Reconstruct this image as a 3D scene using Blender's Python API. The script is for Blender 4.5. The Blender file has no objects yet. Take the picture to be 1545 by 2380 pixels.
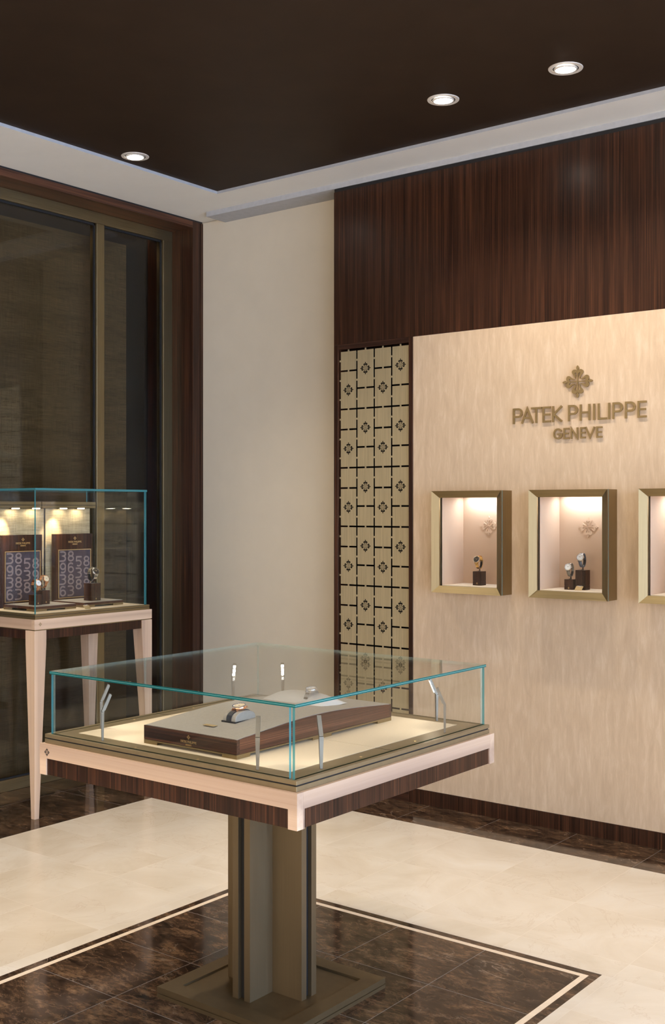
import bpy, bmesh, math, random
from mathutils import Vector, Matrix
random.seed(7)
S = bpy.context.scene
COL = S.collection
PI = math.pi
R = math.radians

# ------------------------------------------------------------------ materials
MATS = {}
def nodes_of(name):
    m = bpy.data.materials.new(name); m.use_nodes = True
    nt = m.node_tree; nt.nodes.clear()
    out = nt.nodes.new('ShaderNodeOutputMaterial')
    MATS[name] = m
    return m, nt, out
def principled(nt, out, base, rough, metal=0.0, spec=0.5, coat=0.0):
    b = nt.nodes.new('ShaderNodeBsdfPrincipled')
    b.inputs['Base Color'].default_value = (*base, 1)
    b.inputs['Roughness'].default_value = rough
    b.inputs['Metallic'].default_value = metal
    b.inputs['Specular IOR Level'].default_value = spec
    b.inputs['Coat Weight'].default_value = coat
    nt.links.new(b.outputs[0], out.inputs[0])
    return b
def coords(nt, scale=(1, 1, 1), kind='Object'):
    tc = nt.nodes.new('ShaderNodeTexCoord'); mp = nt.nodes.new('ShaderNodeMapping')
    mp.inputs['Scale'].default_value = scale
    nt.links.new(tc.outputs[kind], mp.inputs[0])
    return mp.outputs[0]
def noise(nt, vec, scale, detail=4, rough=0.6, dist=0.0):
    n = nt.nodes.new('ShaderNodeTexNoise')
    n.inputs['Scale'].default_value = scale; n.inputs['Detail'].default_value = detail
    n.inputs['Roughness'].default_value = rough; n.inputs['Distortion'].default_value = dist
    nt.links.new(vec, n.inputs['Vector']); return n.outputs['Fac']
def ramp(nt, fac, stops):
    r = nt.nodes.new('ShaderNodeValToRGB')
    while len(r.color_ramp.elements) < len(stops): r.color_ramp.elements.new(0.5)
    for e, (p, c) in zip(r.color_ramp.elements, stops):
        e.position = p; e.color = (*c, 1)
    nt.links.new(fac, r.inputs[0]); return r.outputs[0]
def mixc(nt, a, b, fac, mode='MIX'):
    m = nt.nodes.new('ShaderNodeMix'); m.data_type = 'RGBA'; m.blend_type = mode
    for sock, v in ((m.inputs[6], a), (m.inputs[7], b), (m.inputs[0], fac)):
        if isinstance(v, tuple): sock.default_value = (*v, 1)
        elif isinstance(v, (int, float)): sock.default_value = v
        else: nt.links.new(v, sock)
    return m.outputs[2]
def bump(nt, b, h, strength=0.1, dist=0.002):
    n = nt.nodes.new('ShaderNodeBump'); n.inputs['Strength'].default_value = strength
    n.inputs['Distance'].default_value = dist
    nt.links.new(h, n.inputs['Height']); nt.links.new(n.outputs[0], b.inputs['Normal'])
def plain(name, base, rough=0.5, metal=0.0, spec=0.5, coat=0.0, var=0.06, nscale=30):
    m, nt, out = nodes_of(name); b = principled(nt, out, base, rough, metal, spec, coat)
    f = noise(nt, coords(nt), nscale, 3)
    lo = tuple(c*(1-var) for c in base); hi = tuple(min(1, c*(1+var)) for c in base)
    nt.links.new(ramp(nt, f, [(0.3, lo), (0.7, hi)]), b.inputs['Base Color'])
    return m
def wood(name, dark, mid, light, axis, rough=0.3, fine=170, coat=0.08):
    m, nt, out = nodes_of(name); b = principled(nt, out, mid, rough, coat=coat, spec=0.3)
    b.inputs['Coat Roughness'].default_value = 0.2
    sc = [1, 1, 1]; sc[axis] = 0.006
    f1 = noise(nt, coords(nt, tuple(sc)), fine, 5, 0.75)
    sc2 = [1, 1, 1]; sc2[axis] = 0.03
    f2 = noise(nt, coords(nt, tuple(sc2)), fine*0.16, 3, 0.6, 0.3)
    c1 = ramp(nt, f1, [(0.34, dark), (0.5, mid), (0.66, light)])
    c2 = ramp(nt, f2, [(0.35, (0.55, 0.5, 0.5)), (0.65, (1.15, 1.1, 1.05))])
    nt.links.new(mixc(nt, c1, c2, 1.0, 'MULTIPLY'), b.inputs['Base Color'])
    return m
wood('macassar_vertical', (0.011, 0.006, 0.0035), (0.041, 0.0165, 0.0085), (0.098, 0.037, 0.0165), 2, 0.32, 190)
wood('macassar_along_x', (0.014, 0.007, 0.005), (0.045, 0.02, 0.012), (0.10, 0.040, 0.022), 0, 0.32, 190)
wood('macassar_along_y', (0.03, 0.012, 0.007), (0.085, 0.034, 0.018), (0.17, 0.07, 0.038), 1, 0.32, 190)
wood('maple_x', (0.57, 0.415, 0.295), (0.615, 0.455, 0.33), (0.66, 0.50, 0.365), 0, 0.35, 40, 0.2)
wood('maple_y', (0.57, 0.415, 0.295), (0.615, 0.455, 0.33), (0.66, 0.50, 0.365), 1, 0.35, 40, 0.2)
wood('maple_z', (0.57, 0.415, 0.295), (0.615, 0.455, 0.33), (0.66, 0.50, 0.365), 2, 0.35, 40, 0.2)

def brushed(name, base, rough, axis, metal=1.0, k=1.0):
    m, nt, out = nodes_of(name); b = principled(nt, out, base, rough, metal)
    sc = [1, 1, 1]; sc[axis] = 0.01
    f = noise(nt, coords(nt, tuple(sc)), 420, 2, 0.5)
    lo = tuple(c*(1-0.12*k) for c in base); hi = tuple(c*(1+0.10*k) for c in base)
    nt.links.new(ramp(nt, f, [(0.35, lo), (0.65, hi)]), b.inputs['Base Color'])
    rr = ramp(nt, f, [(0.3, (rough*0.9,)*3), (0.7, (rough*1.15,)*3)])
    nt.links.new(rr, b.inputs['Roughness'])
    return m
BR = (0.31, 0.235, 0.125)
brushed('bronze_vertical', BR, 0.42, 2)
brushed('bronze_x', BR, 0.42, 0)
brushed('bronze_y', BR, 0.42, 1)
brushed('screen_bronze', (0.50, 0.405, 0.24), 0.5, 2, 0.55)
brushed('pedestal_bronze', (0.205, 0.15, 0.085), 0.48, 2, 0.85, 0.5)
plain('plate_bronze', (0.17, 0.12, 0.062), 0.5, 0.8)
plain('sign_bronze', (0.30, 0.205, 0.09), 0.4, 0.45)
plain('deck_bronze', (0.28, 0.21, 0.115), 0.42, 0.6)
plain('lamp_bronze', (0.20, 0.17, 0.13), 0.45, 0.8)
plain('gold_inlay', (0.75, 0.52, 0.24), 0.3, 0.9)
plain('dark_gap', (0.006, 0.006, 0.007), 0.6)
plain('screen_cutout', (0.008, 0.0065, 0.005), 0.8, spec=0.1)
plain('window_void', (0.004, 0.004, 0.005), 0.9)
plain('white_plaster', (0.62, 0.55, 0.43), 0.75, spec=0.3, nscale=6, var=0.02)
plain('soffit_white', (0.80, 0.77, 0.70), 0.8, spec=0.3, nscale=4, var=0.02)
plain('ceiling_brown', (0.032, 0.0185, 0.0105), 0.6, spec=0.15, nscale=5, var=0.1)
plain('reveal_white', (0.42, 0.42, 0.43), 0.6)
plain('plinth_grey', (0.29, 0.26, 0.22), 0.6, nscale=150, var=0.08)
plain('cushion_grey', (0.26, 0.235, 0.20), 0.7, nscale=200, var=0.05)
plain('cushion_white', (0.46, 0.445, 0.42), 0.6, nscale=200, var=0.03)
plain('deck_fabric', (0.60, 0.49, 0.345), 0.8, nscale=260, var=0.05)
plain('niche_lining', (0.56, 0.40, 0.29), 0.8, nscale=200, var=0.03)
plain('niche_floor', (0.74, 0.62, 0.48), 0.7, nscale=200, var=0.03)
plain('black_metal', (0.015, 0.013, 0.012), 0.35)
plain('black_leather', (0.018, 0.02, 0.026), 0.4, nscale=300)
plain('navy_leather', (0.10, 0.12, 0.17), 0.45, nscale=300)
plain('grey_leather', (0.20, 0.17, 0.13), 0.45, nscale=300)
plain('steel', (0.75, 0.75, 0.77), 0.16, 1.0)
plain('yellow_gold', (0.90, 0.62, 0.25), 0.18, 1.0)
plain('rose_gold', (0.88, 0.52, 0.34), 0.18, 1.0)
plain('dial_white', (0.85, 0.84, 0.82), 0.3)
plain('dial_dark', (0.05, 0.04, 0.035), 0.25)
plain('dial_champagne', (0.75, 0.62, 0.42), 0.3)
plain('gemstone', (0.95, 0.95, 0.98), 0.05, 0.9, var=0.3, nscale=900)
plain('picture_ground', (0.055, 0.040, 0.052), 0.5, nscale=60, var=0.2)
plain('picture_line', (0.25, 0.19, 0.175), 0.5)
plain('fixture_white', (0.68, 0.62, 0.55), 0.4)
plain('card_gold', (0.62, 0.45, 0.22), 0.35, 0.6)

# linen blind / fabric back panel
def linen(name, base, scale=1.0):
    m, nt, out = nodes_of(name); b = principled(nt, out, base, 0.9, spec=0.1)
    a = noise(nt, coords(nt, (1, 0.02, 1)), 420*scale, 3, 0.7)
    c = noise(nt, coords(nt, (1, 1, 0.02)), 420*scale, 3, 0.7)
    d = noise(nt, coords(nt, (1, 0.12, 1)), 14*scale, 3, 0.6)
    lo = tuple(x*0.6 for x in base); hi = tuple(x*1.35 for x in base)
    ca = ramp(nt, a, [(0.3, lo), (0.7, hi)]); cb = ramp(nt, c, [(0.3, (0.7,)*3), (0.7, (1.25,)*3)])
    cd = ramp(nt, d, [(0.3, (0.8,)*3), (0.7, (1.15,)*3)])
    nt.links.new(mixc(nt, mixc(nt, ca, cb, 1, 'MULTIPLY'), cd, 1, 'MULTIPLY'), b.inputs['Base Color'])
    return m
linen('linen_blind', (0.17, 0.118, 0.062))
linen('linen_panel', (0.42, 0.33, 0.20), 1.6)

# beige silk panel behind the sign
m, nt, out = nodes_of('silk_panel'); b = principled(nt, out, (0.6, 0.45, 0.33), 0.55, spec=0.3)
f = noise(nt, coords(nt, (1, 1, 0.18)), 38, 6, 0.65, 0.4)
g = noise(nt, coords(nt, (1, 1, 0.5)), 3.0, 3, 0.5)
c = ramp(nt, f, [(0.30, (0.52, 0.385, 0.26)), (0.52, (0.59, 0.445, 0.305)), (0.74, (0.68, 0.54, 0.395))])
c2 = ramp(nt, g, [(0.3, (0.95, 0.94, 0.93)), (0.7, (1.04, 1.04, 1.04))])
nt.links.new(mixc(nt, c, c2, 1, 'MULTIPLY'), b.inputs['Base Color'])

# marbles: a per-tile random attribute 'tile' shifts the stone
def stone(name, kind):
    m, nt, out = nodes_of(name)
    b = principled(nt, out, (0.5, 0.4, 0.3), 0.09 if kind == 'dark' else 0.25, spec=0.36 if kind == 'dark' else 0.4)
    at = nt.nodes.new('ShaderNodeAttribute'); at.attribute_name = 'tile'
    tc = nt.nodes.new('ShaderNodeTexCoord')
    add = nt.nodes.new('ShaderNodeVectorMath'); add.operation = 'MULTIPLY_ADD'
    add.inputs[1].default_value = (9, 9, 9)
    nt.links.new(at.outputs['Color'], add.inputs[0]); nt.links.new(tc.outputs['Object'], add.inputs[2])
    v = add.outputs[0]
    if kind == 'dark':
        mp = nt.nodes.new('ShaderNodeMapping'); mp.inputs['Rotation'].default_value = (0, 0, 0.9); mp.inputs['Scale'].default_value = (1, 2.2, 1); nt.links.new(v, mp.inputs[0]); v0 = v; v = mp.outputs[0]
        f1 = noise(nt, v, 7, 12, 0.72, 0.6)
        f2 = noise(nt, v, 34, 8, 0.75, 0.4)
        col = ramp(nt, f1, [(0.30, (0.012, 0.008, 0.006)), (0.45, (0.034, 0.021, 0.014)), (0.55, (0.075, 0.045, 0.027)), (0.66, (0.15, 0.092, 0.052))])
        col2 = ramp(nt, f2, [(0.35, (0.4, 0.38, 0.36)), (0.65, (1.7, 1.6, 1.5))])
        col = mixc(nt, col, col2, 1, 'MULTIPLY')
        # thin pale veins along the zero line of a noise field
        f3 = noise(nt, v, 2.6, 7, 0.6, 0.7)
        vein = ramp(nt, f3, [(0.487, (0, 0, 0)), (0.500, (0.55, 0.55, 0.55)), (0.510, (0, 0, 0))])
        f4 = noise(nt, v, 3.5, 2, 0.5)
        gate = ramp(nt, f4, [(0.5, (0, 0, 0)), (0.62, (1, 1, 1))])
        k = mixc(nt, vein, gate, 1, 'MULTIPLY')
        f5 = noise(nt, v, 33, 4, 0.6, 0.8)
        fleck = ramp(nt, f5, [(0.68, (0, 0, 0)), (0.76, (0.6, 0.6, 0.6))])
        k = mixc(nt, k, fleck, 1, 'ADD')
        f6 = noise(nt, v, 5.0, 8, 0.65, 0.9)
        fine = ramp(nt, f6, [(0.485, (0, 0, 0)), (0.500, (0.42, 0.42, 0.42)), (0.515, (0, 0, 0))])
        col = mixc(nt, col, (0.20, 0.12, 0.065), fine)
        col = mixc(nt, col, (0.34, 0.25, 0.18), k)
    else:
        f1 = noise(nt, v, 2.4, 6, 0.6, 1.2)
        col = ramp(nt, f1, [(0.3, (0.63, 0.55, 0.44)), (0.55, (0.70, 0.63, 0.53)), (0.75, (0.74, 0.69, 0.61))])
        f2 = noise(nt, v, 2.2, 7, 0.62, 0.8)
        vein = ramp(nt, f2, [(0.494, (0, 0, 0)), (0.500, (0.22, 0.22, 0.22)), (0.506, (0, 0, 0))])
        col = mixc(nt, col, (0.42, 0.28, 0.17), vein)
        tint = ramp(nt, at.outputs['Fac'], [(0.0, (0.95, 0.915, 0.865)), (1.0, (1.02, 1.02, 1.02))])
        col = mixc(nt, col, tint, 1, 'MULTIPLY')
    nt.links.new(col, b.inputs['Base Color'])
stone('marble_dark', 'dark'); stone('marble_cream', 'cream')
plain('joint_dark', (0.20, 0.18, 0.17), 0.4); plain('joint_cream', (0.61, 0.53, 0.425), 0.3)
plain('inlay_cream', (0.78, 0.64, 0.48), 0.25)

def glassmat(name, tint, ior=1.5, boost=1.0):
    m, nt, out = nodes_of(name)
    t = nt.nodes.new('ShaderNodeBsdfTransparent'); t.inputs[0].default_value = (*tint, 1)
    g = nt.nodes.new('ShaderNodeBsdfGlossy'); g.inputs['Roughness'].default_value = 0.0
    fr = nt.nodes.new('ShaderNodeFresnel'); fr.inputs['IOR'].default_value = ior
    mul = nt.nodes.new('ShaderNodeMath'); mul.operation = 'MULTIPLY'; mul.inputs[1].default_value = boost
    mx = nt.nodes.new('ShaderNodeMixShader')
    # constant ior inside and outside (thin polished sheet): use geometric facing only
    geo = nt.nodes.new('ShaderNodeNewGeometry')
    lw = nt.nodes.new('ShaderNodeLayerWeight'); lw.inputs['Blend'].default_value = 0.5
    p = nt.nodes.new('ShaderNodeMath'); p.operation = 'POWER'; p.inputs[1].default_value = 5.0
    nt.links.new(lw.outputs['Facing'], p.inputs[0])
    ma = nt.nodes.new('ShaderNodeMath'); ma.operation = 'MULTIPLY_ADD'
    ma.inputs[1].default_value = 0.96*boost; ma.inputs[2].default_value = 0.04*boost
    nt.links.new(p.outputs[0], ma.inputs[0])
    nt.links.new(ma.outputs[0], mx.inputs[0]); nt.links.new(t.outputs[0], mx.inputs[1]); nt.links.new(g.outputs[0], mx.inputs[2])
    nt.nodes.remove(fr); nt.nodes.remove(mul); nt.nodes.remove(geo)
    nt.links.new(mx.outputs[0], out.inputs[0])
glassmat('clear_glass', (0.985, 0.995, 0.99), boost=0.7)
glassmat('window_glass', (0.80, 0.79, 0.76), boost=0.75)
def glassedge(name, col, tr, k=0.72):
    m, nt, out = nodes_of(name)
    t = nt.nodes.new('ShaderNodeBsdfTransparent'); t.inputs[0].default_value = (*tr, 1)
    b = nt.nodes.new('ShaderNodeBsdfPrincipled'); b.inputs['Base Color'].default_value = (*col, 1)
    b.inputs['Roughness'].default_value = 0.15
    b.inputs['Subsurface Weight'].default_value = 0.0
    mx = nt.nodes.new('ShaderNodeMixShader'); mx.inputs[0].default_value = k
    nt.links.new(t.outputs[0], mx.inputs[1]); nt.links.new(b.outputs[0], mx.inputs[2])
    nt.links.new(mx.outputs[0], out.inputs[0])
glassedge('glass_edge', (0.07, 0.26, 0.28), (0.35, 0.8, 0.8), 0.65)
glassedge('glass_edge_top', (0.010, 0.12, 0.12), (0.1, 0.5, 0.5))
glassedge('glass_edge_painted_pale', (0.45, 0.55, 0.50), (0.85, 0.95, 0.9), 0.3)  # rear edges: light seen from inside is painted in as a paler colour
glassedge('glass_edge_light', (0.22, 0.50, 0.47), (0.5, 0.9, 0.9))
def emit(name, col, s):
    m, nt, out = nodes_of(name)
    e = nt.nodes.new('ShaderNodeEmission'); e.inputs[0].default_value = (*col, 1); e.inputs[1].default_value = s
    nt.links.new(e.outputs[0], out.inputs[0])
emit('lamp_lens', (1, 0.93, 0.82), 22)
emit('led_cool', (0.93, 0.97, 1.0), 7)
emit('led_warm', (1, 0.86, 0.62), 30)
emit('led_table', (1, 0.97, 0.92), 60)

# ------------------------------------------------------------------ mesh building
class MB:
    def __init__(s): s.v = []; s.f = []; s.m = []; s.tile = []
    def poly(s, pts, mi=0, tile=0.0):
        i = len(s.v); s.v += [tuple(p) for p in pts]; s.f.append(tuple(range(i, i+len(pts)))); s.m.append(mi); s.tile.append(tile)
    def box(s, x0, x1, y0, y1, z0, z1, mi=0, side=None):
        # side: dict of face -> material index
        x0, x1 = sorted((x0, x1)); y0, y1 = sorted((y0, y1)); z0, z1 = sorted((z0, z1))
        i = len(s.v)
        s.v += [(x, y, z) for z in (z0, z1) for y in (y0, y1) for x in (x0, x1)]
        fs = {'-z': (0, 2, 3, 1), '+z': (4, 5, 7, 6), '-y': (0, 1, 5, 4), '+y': (2, 6, 7, 3), '-x': (0, 4, 6, 2), '+x': (1, 3, 7, 5)}
        for k, q in fs.items():
            s.f.append(tuple(i+a for a in q)); s.m.append((side or {}).get(k, mi)); s.tile.append(0)
        return s
    def prism(s, poly, fr, t, mi=0, caps=True):
        # poly in 2D, fr maps (a,b,depth) -> xyz; extruded 0..t
        n = len(poly); i = len(s.v)
        s.v += [fr(a, b, t) for a, b in poly] + [fr(a, b, 0) for a, b in poly]
        s.f.append(tuple(range(i, i+n))); s.m.append(mi); s.tile.append(0)
        s.f.append(tuple(range(i+2*n-1, i+n-1, -1))); s.m.append(mi); s.tile.append(0)
        for k in range(n):
            j = (k+1) % n
            s.f.append((i+k, i+n+k, i+n+j, i+j)); s.m.append(mi); s.tile.append(0)
        return s
    def loft(s, rings, mi=0, closed=True, cap=True):
        i = len(s.v); n = len(rings[0])
        for r in rings: s.v += [tuple(p) for p in r]
        m = len(rings)
        for a in range(m-1 if not closed else m-1):
            for k in range(n):
                j = (k+1) % n
                s.f.append((i+a*n+k, i+a*n+j, i+(a+1)*n+j, i+(a+1)*n+k)); s.m.append(mi); s.tile.append(0)
        if cap:
            s.f.append(tuple(i+k for k in range(n-1, -1, -1))); s.m.append(mi); s.tile.append(0)
            s.f.append(tuple(i+(m-1)*n+k for k in range(n))); s.m.append(mi); s.tile.append(0)
        return s
    def build(s, name, mats, parent=None, label=None, smooth=False, bevel=0, tri=False, attr=False, off=None):
        o3 = Vector(off) if off is not None else (Vector(parent['_org']) if parent is not None and '_org' in parent else Vector((0, 0, 0)))
        me = bpy.data.meshes.new(name)
        me.from_pydata([tuple(Vector(v)-o3) for v in s.v], [], s.f)
        if isinstance(mats, str): mats = [mats]
        for m in mats: me.materials.append(MATS[m])
        for p, mi in zip(me.polygons, s.m): p.material_index = mi; p.use_smooth = smooth
        if attr:
            ca = me.color_attributes.new('tile', 'FLOAT_COLOR', 'CORNER')
            for p, t in zip(me.polygons, s.tile):
                for li in p.loop_indices: ca.data[li].color = (t, (t*7.3) % 1, (t*3.7) % 1, 1)
        bm = bmesh.new(); bm.from_mesh(me)
        if not attr: bmesh.ops.recalc_face_normals(bm, faces=bm.faces)
        bm.to_mesh(me); bm.free(); me.update()
        o = bpy.data.objects.new(name, me); COL.objects.link(o)
        if parent is not None: o.parent = parent
        if label: o['label'] = label
        if bevel:
            bv = o.modifiers.new('b', 'BEVEL'); bv.width = bevel; bv.segments = 2; bv.limit_method = 'ANGLE'
        return o
def BX(*a, **k): return MB().box(*a, **k)
def tag(o, label, cat, group=None):
    o['label'] = label; o['category'] = cat
    if group: o['group'] = group
    return o
def thing(name, label, cat, org=(0, 0, 0), group=None, rz=0):
    o = bpy.data.objects.new(name, None); COL.objects.link(o); o.empty_display_size = 0.05
    o.location = org; o.rotation_euler = (0, 0, rz); o['_org'] = tuple(org)
    tag(o, label, cat, group)
    return o
def clean(o):
    if '_org' in o: del o['_org']
def struct(o):
    o['kind'] = 'structure'; return o
def sroot(name, org=(0, 0, 0)):
    o = bpy.data.objects.new(name, None); COL.objects.link(o); o.location = org; o['_org'] = tuple(org); o['kind'] = 'structure'
    return o
def copy_tree(o, loc, rz=None, label=None):
    kids = {}
    for x in bpy.data.objects:
        if x.parent: kids.setdefault(x.parent.name, []).append(x)
    def rec(a, par):
        c = a.copy(); COL.objects.link(c); c.parent = par
        for k in kids.get(a.name, []): rec(k, c)
        return c
    r = rec(o, None); r.location = loc
    if rz is not None: r.rotation_euler[2] = rz
    if label: r['label'] = label
    return r
def cyl_ring(c, r, n, ax='z', h=0.0):
    out = []
    for k in range(n):
        t = 2*PI*k/n; a, b = r*math.cos(t), r*math.sin(t)
        out.append({'z': (c[0]+a, c[1]+b, c[2]+h), 'y': (c[0]+a, c[1]+h, c[2]+b), 'x': (c[0]+h, c[1]+a, c[2]+b)}[ax])
    return out

# ------------------------------------------------------------------ lettering and emblem
def arc(cx, cy, rx, ry, a0, a1, n=10):
    return [(cx+rx*math.cos(R(a0+(a1-a0)*k/n)), cy+ry*math.sin(R(a0+(a1-a0)*k/n))) for k in range(n+1)]
GL = {
 'P': [[(0, 0), (0, 1)], [(0, 1), (0.55, 1)]+arc(0.55, 0.72, 0.45, 0.28, 90, -90)+[(0, 0.44)]],
 'A': [[(0, 0), (0.5, 1), (1, 0)], [(0.17, 0.33), (0.83, 0.33)]],
 'T': [[(0, 1), (1, 1)], [(0.5, 1), (0.5, 0)]],
 'E': [[(1, 1), (0, 1), (0, 0), (1, 0)], [(0, 0.5), (0.9, 0.5)]],
 'K': [[(0, 0), (0, 1)], [(1, 1), (0.08, 0.48), (1, 0)]],
 'H': [[(0, 0), (0, 1)], [(1, 0), (1, 1)], [(0, 0.5), (1, 0.5)]],
 'I': [[(0.5, 0), (0.5, 1)]],
 'L': [[(0, 1), (0, 0), (1, 0)]],
 'G': [arc(0.52, 0.5, 0.52, 0.5, 45, 335, 18)+[(1, 0.45), (0.55, 0.45)]],
 'N': [[(0, 0), (0, 1), (1, 0), (1, 1)]],
 'V': [[(0, 1), (0.5, 0), (1, 1)]],
 '8': [arc(0.5, 0.76, 0.36, 0.24, 0, 360, 16), arc(0.5, 0.26, 0.42, 0.26, 0, 360, 16)],
 '3': [[(0.1, 1), (0.55, 1)]+arc(0.55, 0.77, 0.36, 0.23, 90, -90, 8)+arc(0.52, 0.27, 0.4, 0.27, 90, -90, 8)+[(0.05, 0)]],
 '9': [arc(0.5, 0.68, 0.4, 0.32, 0, 360, 16), [(0.9, 0.68), (0.9, 0.3)]+arc(0.5, 0.27, 0.4, 0.27, 0, -120, 8)],
 '6': [arc(0.5, 0.3, 0.4, 0.3, 0, 360, 16), [(0.1, 0.3), (0.1, 0.7)]+arc(0.5, 0.72, 0.4, 0.28, 180, 50, 8)],
 '5': [[(0.9, 1), (0.15, 1), (0.12, 0.58), (0.5, 0.6)]+arc(0.5, 0.3, 0.4, 0.3, 90, -120, 9)],
}
def ribbon(pts, w):
    polys = []
    n = len(pts); h = w/2
    closed = math.dist(pts[0], pts[-1]) < 1e-6
    offs = []
    for i, (x, y) in enumerate(pts):
        a = pts[i-1] if i > 0 else (pts[-2] if closed else None)
        c = pts[i+1] if i < n-1 else (pts[1] if closed else None)
        ds = []
        if a: d = Vector((x-a[0], y-a[1])); ds.append(d.normalized() if d.length > 0 else Vector((1, 0)))
        if c: d = Vector((c[0]-x, c[1]-y)); ds.append(d.normalized() if d.length > 0 else Vector((1, 0)))
        if len(ds) == 2:
            nn = Vector((-(ds[0]+ds[1]).y, (ds[0]+ds[1]).x))
            if nn.length < 1e-4: nn = Vector((-ds[0].y, ds[0].x))
            nn.normalize(); k = max(0.35, nn.dot(Vector((-ds[0].y, ds[0].x))))
            offs.append(nn*(h/k))
        else: offs.append(Vector((-ds[0].y, ds[0].x))*h)
    for i in range(n-1):
        p, q = Vector(pts[i]), Vector(pts[i+1])
        polys.append([tuple(p+offs[i]), tuple(p-offs[i]), tuple(q-offs[i+1]), tuple(q+offs[i+1])])
    return polys
def letter(mb, ch, x0, x1, z0, z1, st, fr, t, mi=0):
    h = st/2; X0, X1, Z0, Z1 = x0+h, x1-h, z0+h, z1-h
    for line in GL[ch]:
        pts = [(X0+a*(X1-X0), Z0+b*(Z1-Z0)) for a, b in line]
        # square ends: extend the open ends by half a stroke
        if math.dist(pts[0], pts[-1]) > 1e-6:
            for e, o in ((0, 1), (-1, -2)):
                d = Vector(pts[e])-Vector(pts[o])
                if d.length > 0: pts[e] = tuple(Vector(pts[e])+d.normalized()*h*0.98)
        for q in ribbon(pts, st):
            mb.kk = (getattr(mb, 'kk', 0)+1) % 12; mb.prism(q, fr, t*(1+0.012*mb.kk), mi)
LOBE = [(0.0, 0.62), (-0.05, 0.69), (-0.14, 0.745), (-0.25, 0.745), (-0.345, 0.685), (-0.38, 0.60), (-0.36, 0.52), (-0.30, 0.445), (-0.235, 0.375), (-0.19, 0.30),
        (-0.165, 0.22), (-0.142, 0.175), (-0.118, 0.215), (-0.115, 0.30), (-0.135, 0.385), (-0.175, 0.455), (-0.185, 0.51), (-0.15, 0.55), (-0.10, 0.54), (-0.05, 0.49), (0.0, 0.455)]
LEAF = [(0, 0.64), (0.045, 0.70), (0.05, 0.74), (0.09, 0.82), (0.07, 0.91), (0, 1.0), (-0.07, 0.91), (-0.09, 0.82), (-0.05, 0.74), (-0.045, 0.70)]
def emblem(mb, cx, cz, hx, hz, fr, t, mi=0, bar=0.028):
    for k in range(4):
        ca, sa = [(1, 0), (0, 1), (-1, 0), (0, -1)][k]
        for P in (LOBE, [(-x, y) for x, y in LOBE][::-1], LEAF, [(bar, 0.0), (bar, 0.66), (-bar, 0.66), (-bar, 0.0)]):
            mb.kk = (getattr(mb, 'kk', 0)+1) % 12; mb.prism([(cx+(x*ca-y*sa)*hx, cz+(x*sa+y*ca)*hz) for x, y in P], fr, t*(1+0.012*mb.kk), mi)
def fr_y(y):    # faces -y : depth goes to -y
    return lambda a, b, d: (a, y-d, b)
def fr_x(x):    # faces +x ; 2D 'a' runs along +y
    return lambda a, b, d: (x+d, a, b)
PP = [('P', 0.0, .0520), ('A', .0445, .1091), ('T', .0960, .1530), ('E', .1570, .1999), ('K', .2071, .2578), ('P', .2884, .3381), ('H', .3473, .3995),
      ('I', .4128, .4233), ('L', .4365, .4809), ('I', .4861, .4965), ('P', .5079, .5582), ('P', .5674, .6175), ('E', .6266, .6690)]
GN = [('G', 0, .0468), ('E', .0522, .0811), ('N', .0887, .1265), ('E', .1362, .1640), ('V', .1619, .2096), ('E', .2159, .2463)]
def wordmark(mb, cx, ztop, width, fr, t, mi=0, em=True):
    k = width/0.669; st = 0.0098*k
    if em: emblem(mb, cx, ztop-0.075*k, 0.076*k, 0.075*k, fr, t, mi)
    zb = ztop-(2.166-1.909)*k
    for ch, a, b in PP: letter(mb, ch, cx-width/2+a*k, cx-width/2+b*k, zb, zb+0.075*k, st*1.25, fr, t, mi)
    for ch, a, b in GN: letter(mb, ch, cx-0.1232*k+a*k, cx-0.1232*k+b*k, zb-0.082*k, zb-0.030*k, st*1.25, fr, t, mi)

# ------------------------------------------------------------------ key dimensions (metres; camera stands at x=0, y=0)
A = 4.863            # face of the back wall
XB = -4.905          # face of the left wall
YW = 5.026           # recessed plaster bay of the back wall
Z1 = 3.257; Z2 = 3.272
XR = 2.6; YF = -3.2  # right and front walls (behind the camera)

# ------------------------------------------------------------------ floor
fl = MB()
def region(x0, x1, y0, y1, xs, ys, m, mj, j=0.0018):
    X = [x0]+[x for x in sorted(xs) if x0 < x < x1]+[x1]
    Y = [y0]+[y for y in sorted(ys) if y0 < y < y1]+[y1]
    q = lambda a, b, c, d, mi, t=0: fl.poly([(a, c, 0), (b, c, 0), (b, d, 0), (a, d, 0)], mi, t)
    for i in range(len(X)-1):
        for k in range(len(Y)-1):
            a = X[i]+(j/2 if i else 0); b_ = X[i+1]-(j/2 if i < len(X)-2 else 0)
            c = Y[k]+(j/2 if k else 0); d = Y[k+1]-(j/2 if k < len(Y)-2 else 0)
            q(a, b_, c, d, m, random.random())
    for x in X[1:-1]: q(x-j/2, x+j/2, y0, y1, mj)
    for y in Y[1:-1]:
        for i in range(len(X)-1):
            q(X[i]+(j/2 if i else 0), X[i+1]-(j/2 if i < len(X)-2 else 0), y-j/2, y+j/2, mj)
xj = [-1.937+0.405*k for k in range(-9, 12)]
yj = [4.44-0.4335*k+(-0.003) for k in range(1, 19)]
IX0, IX1, IY0, IY1 = -3.09, -1.568, 1.925, 3.435
XL = -4.381; YA = 4.54
# dark border along the back wall, then along the left wall
region(XL, XR, YA, 5.10, xj, [], 0, 2)
region(-5.30, XL, YF, 5.10, [-4.85], [3.1-0.81*k for k in range(0, 8)]+[3.91, 4.54], 0, 2)
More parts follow.
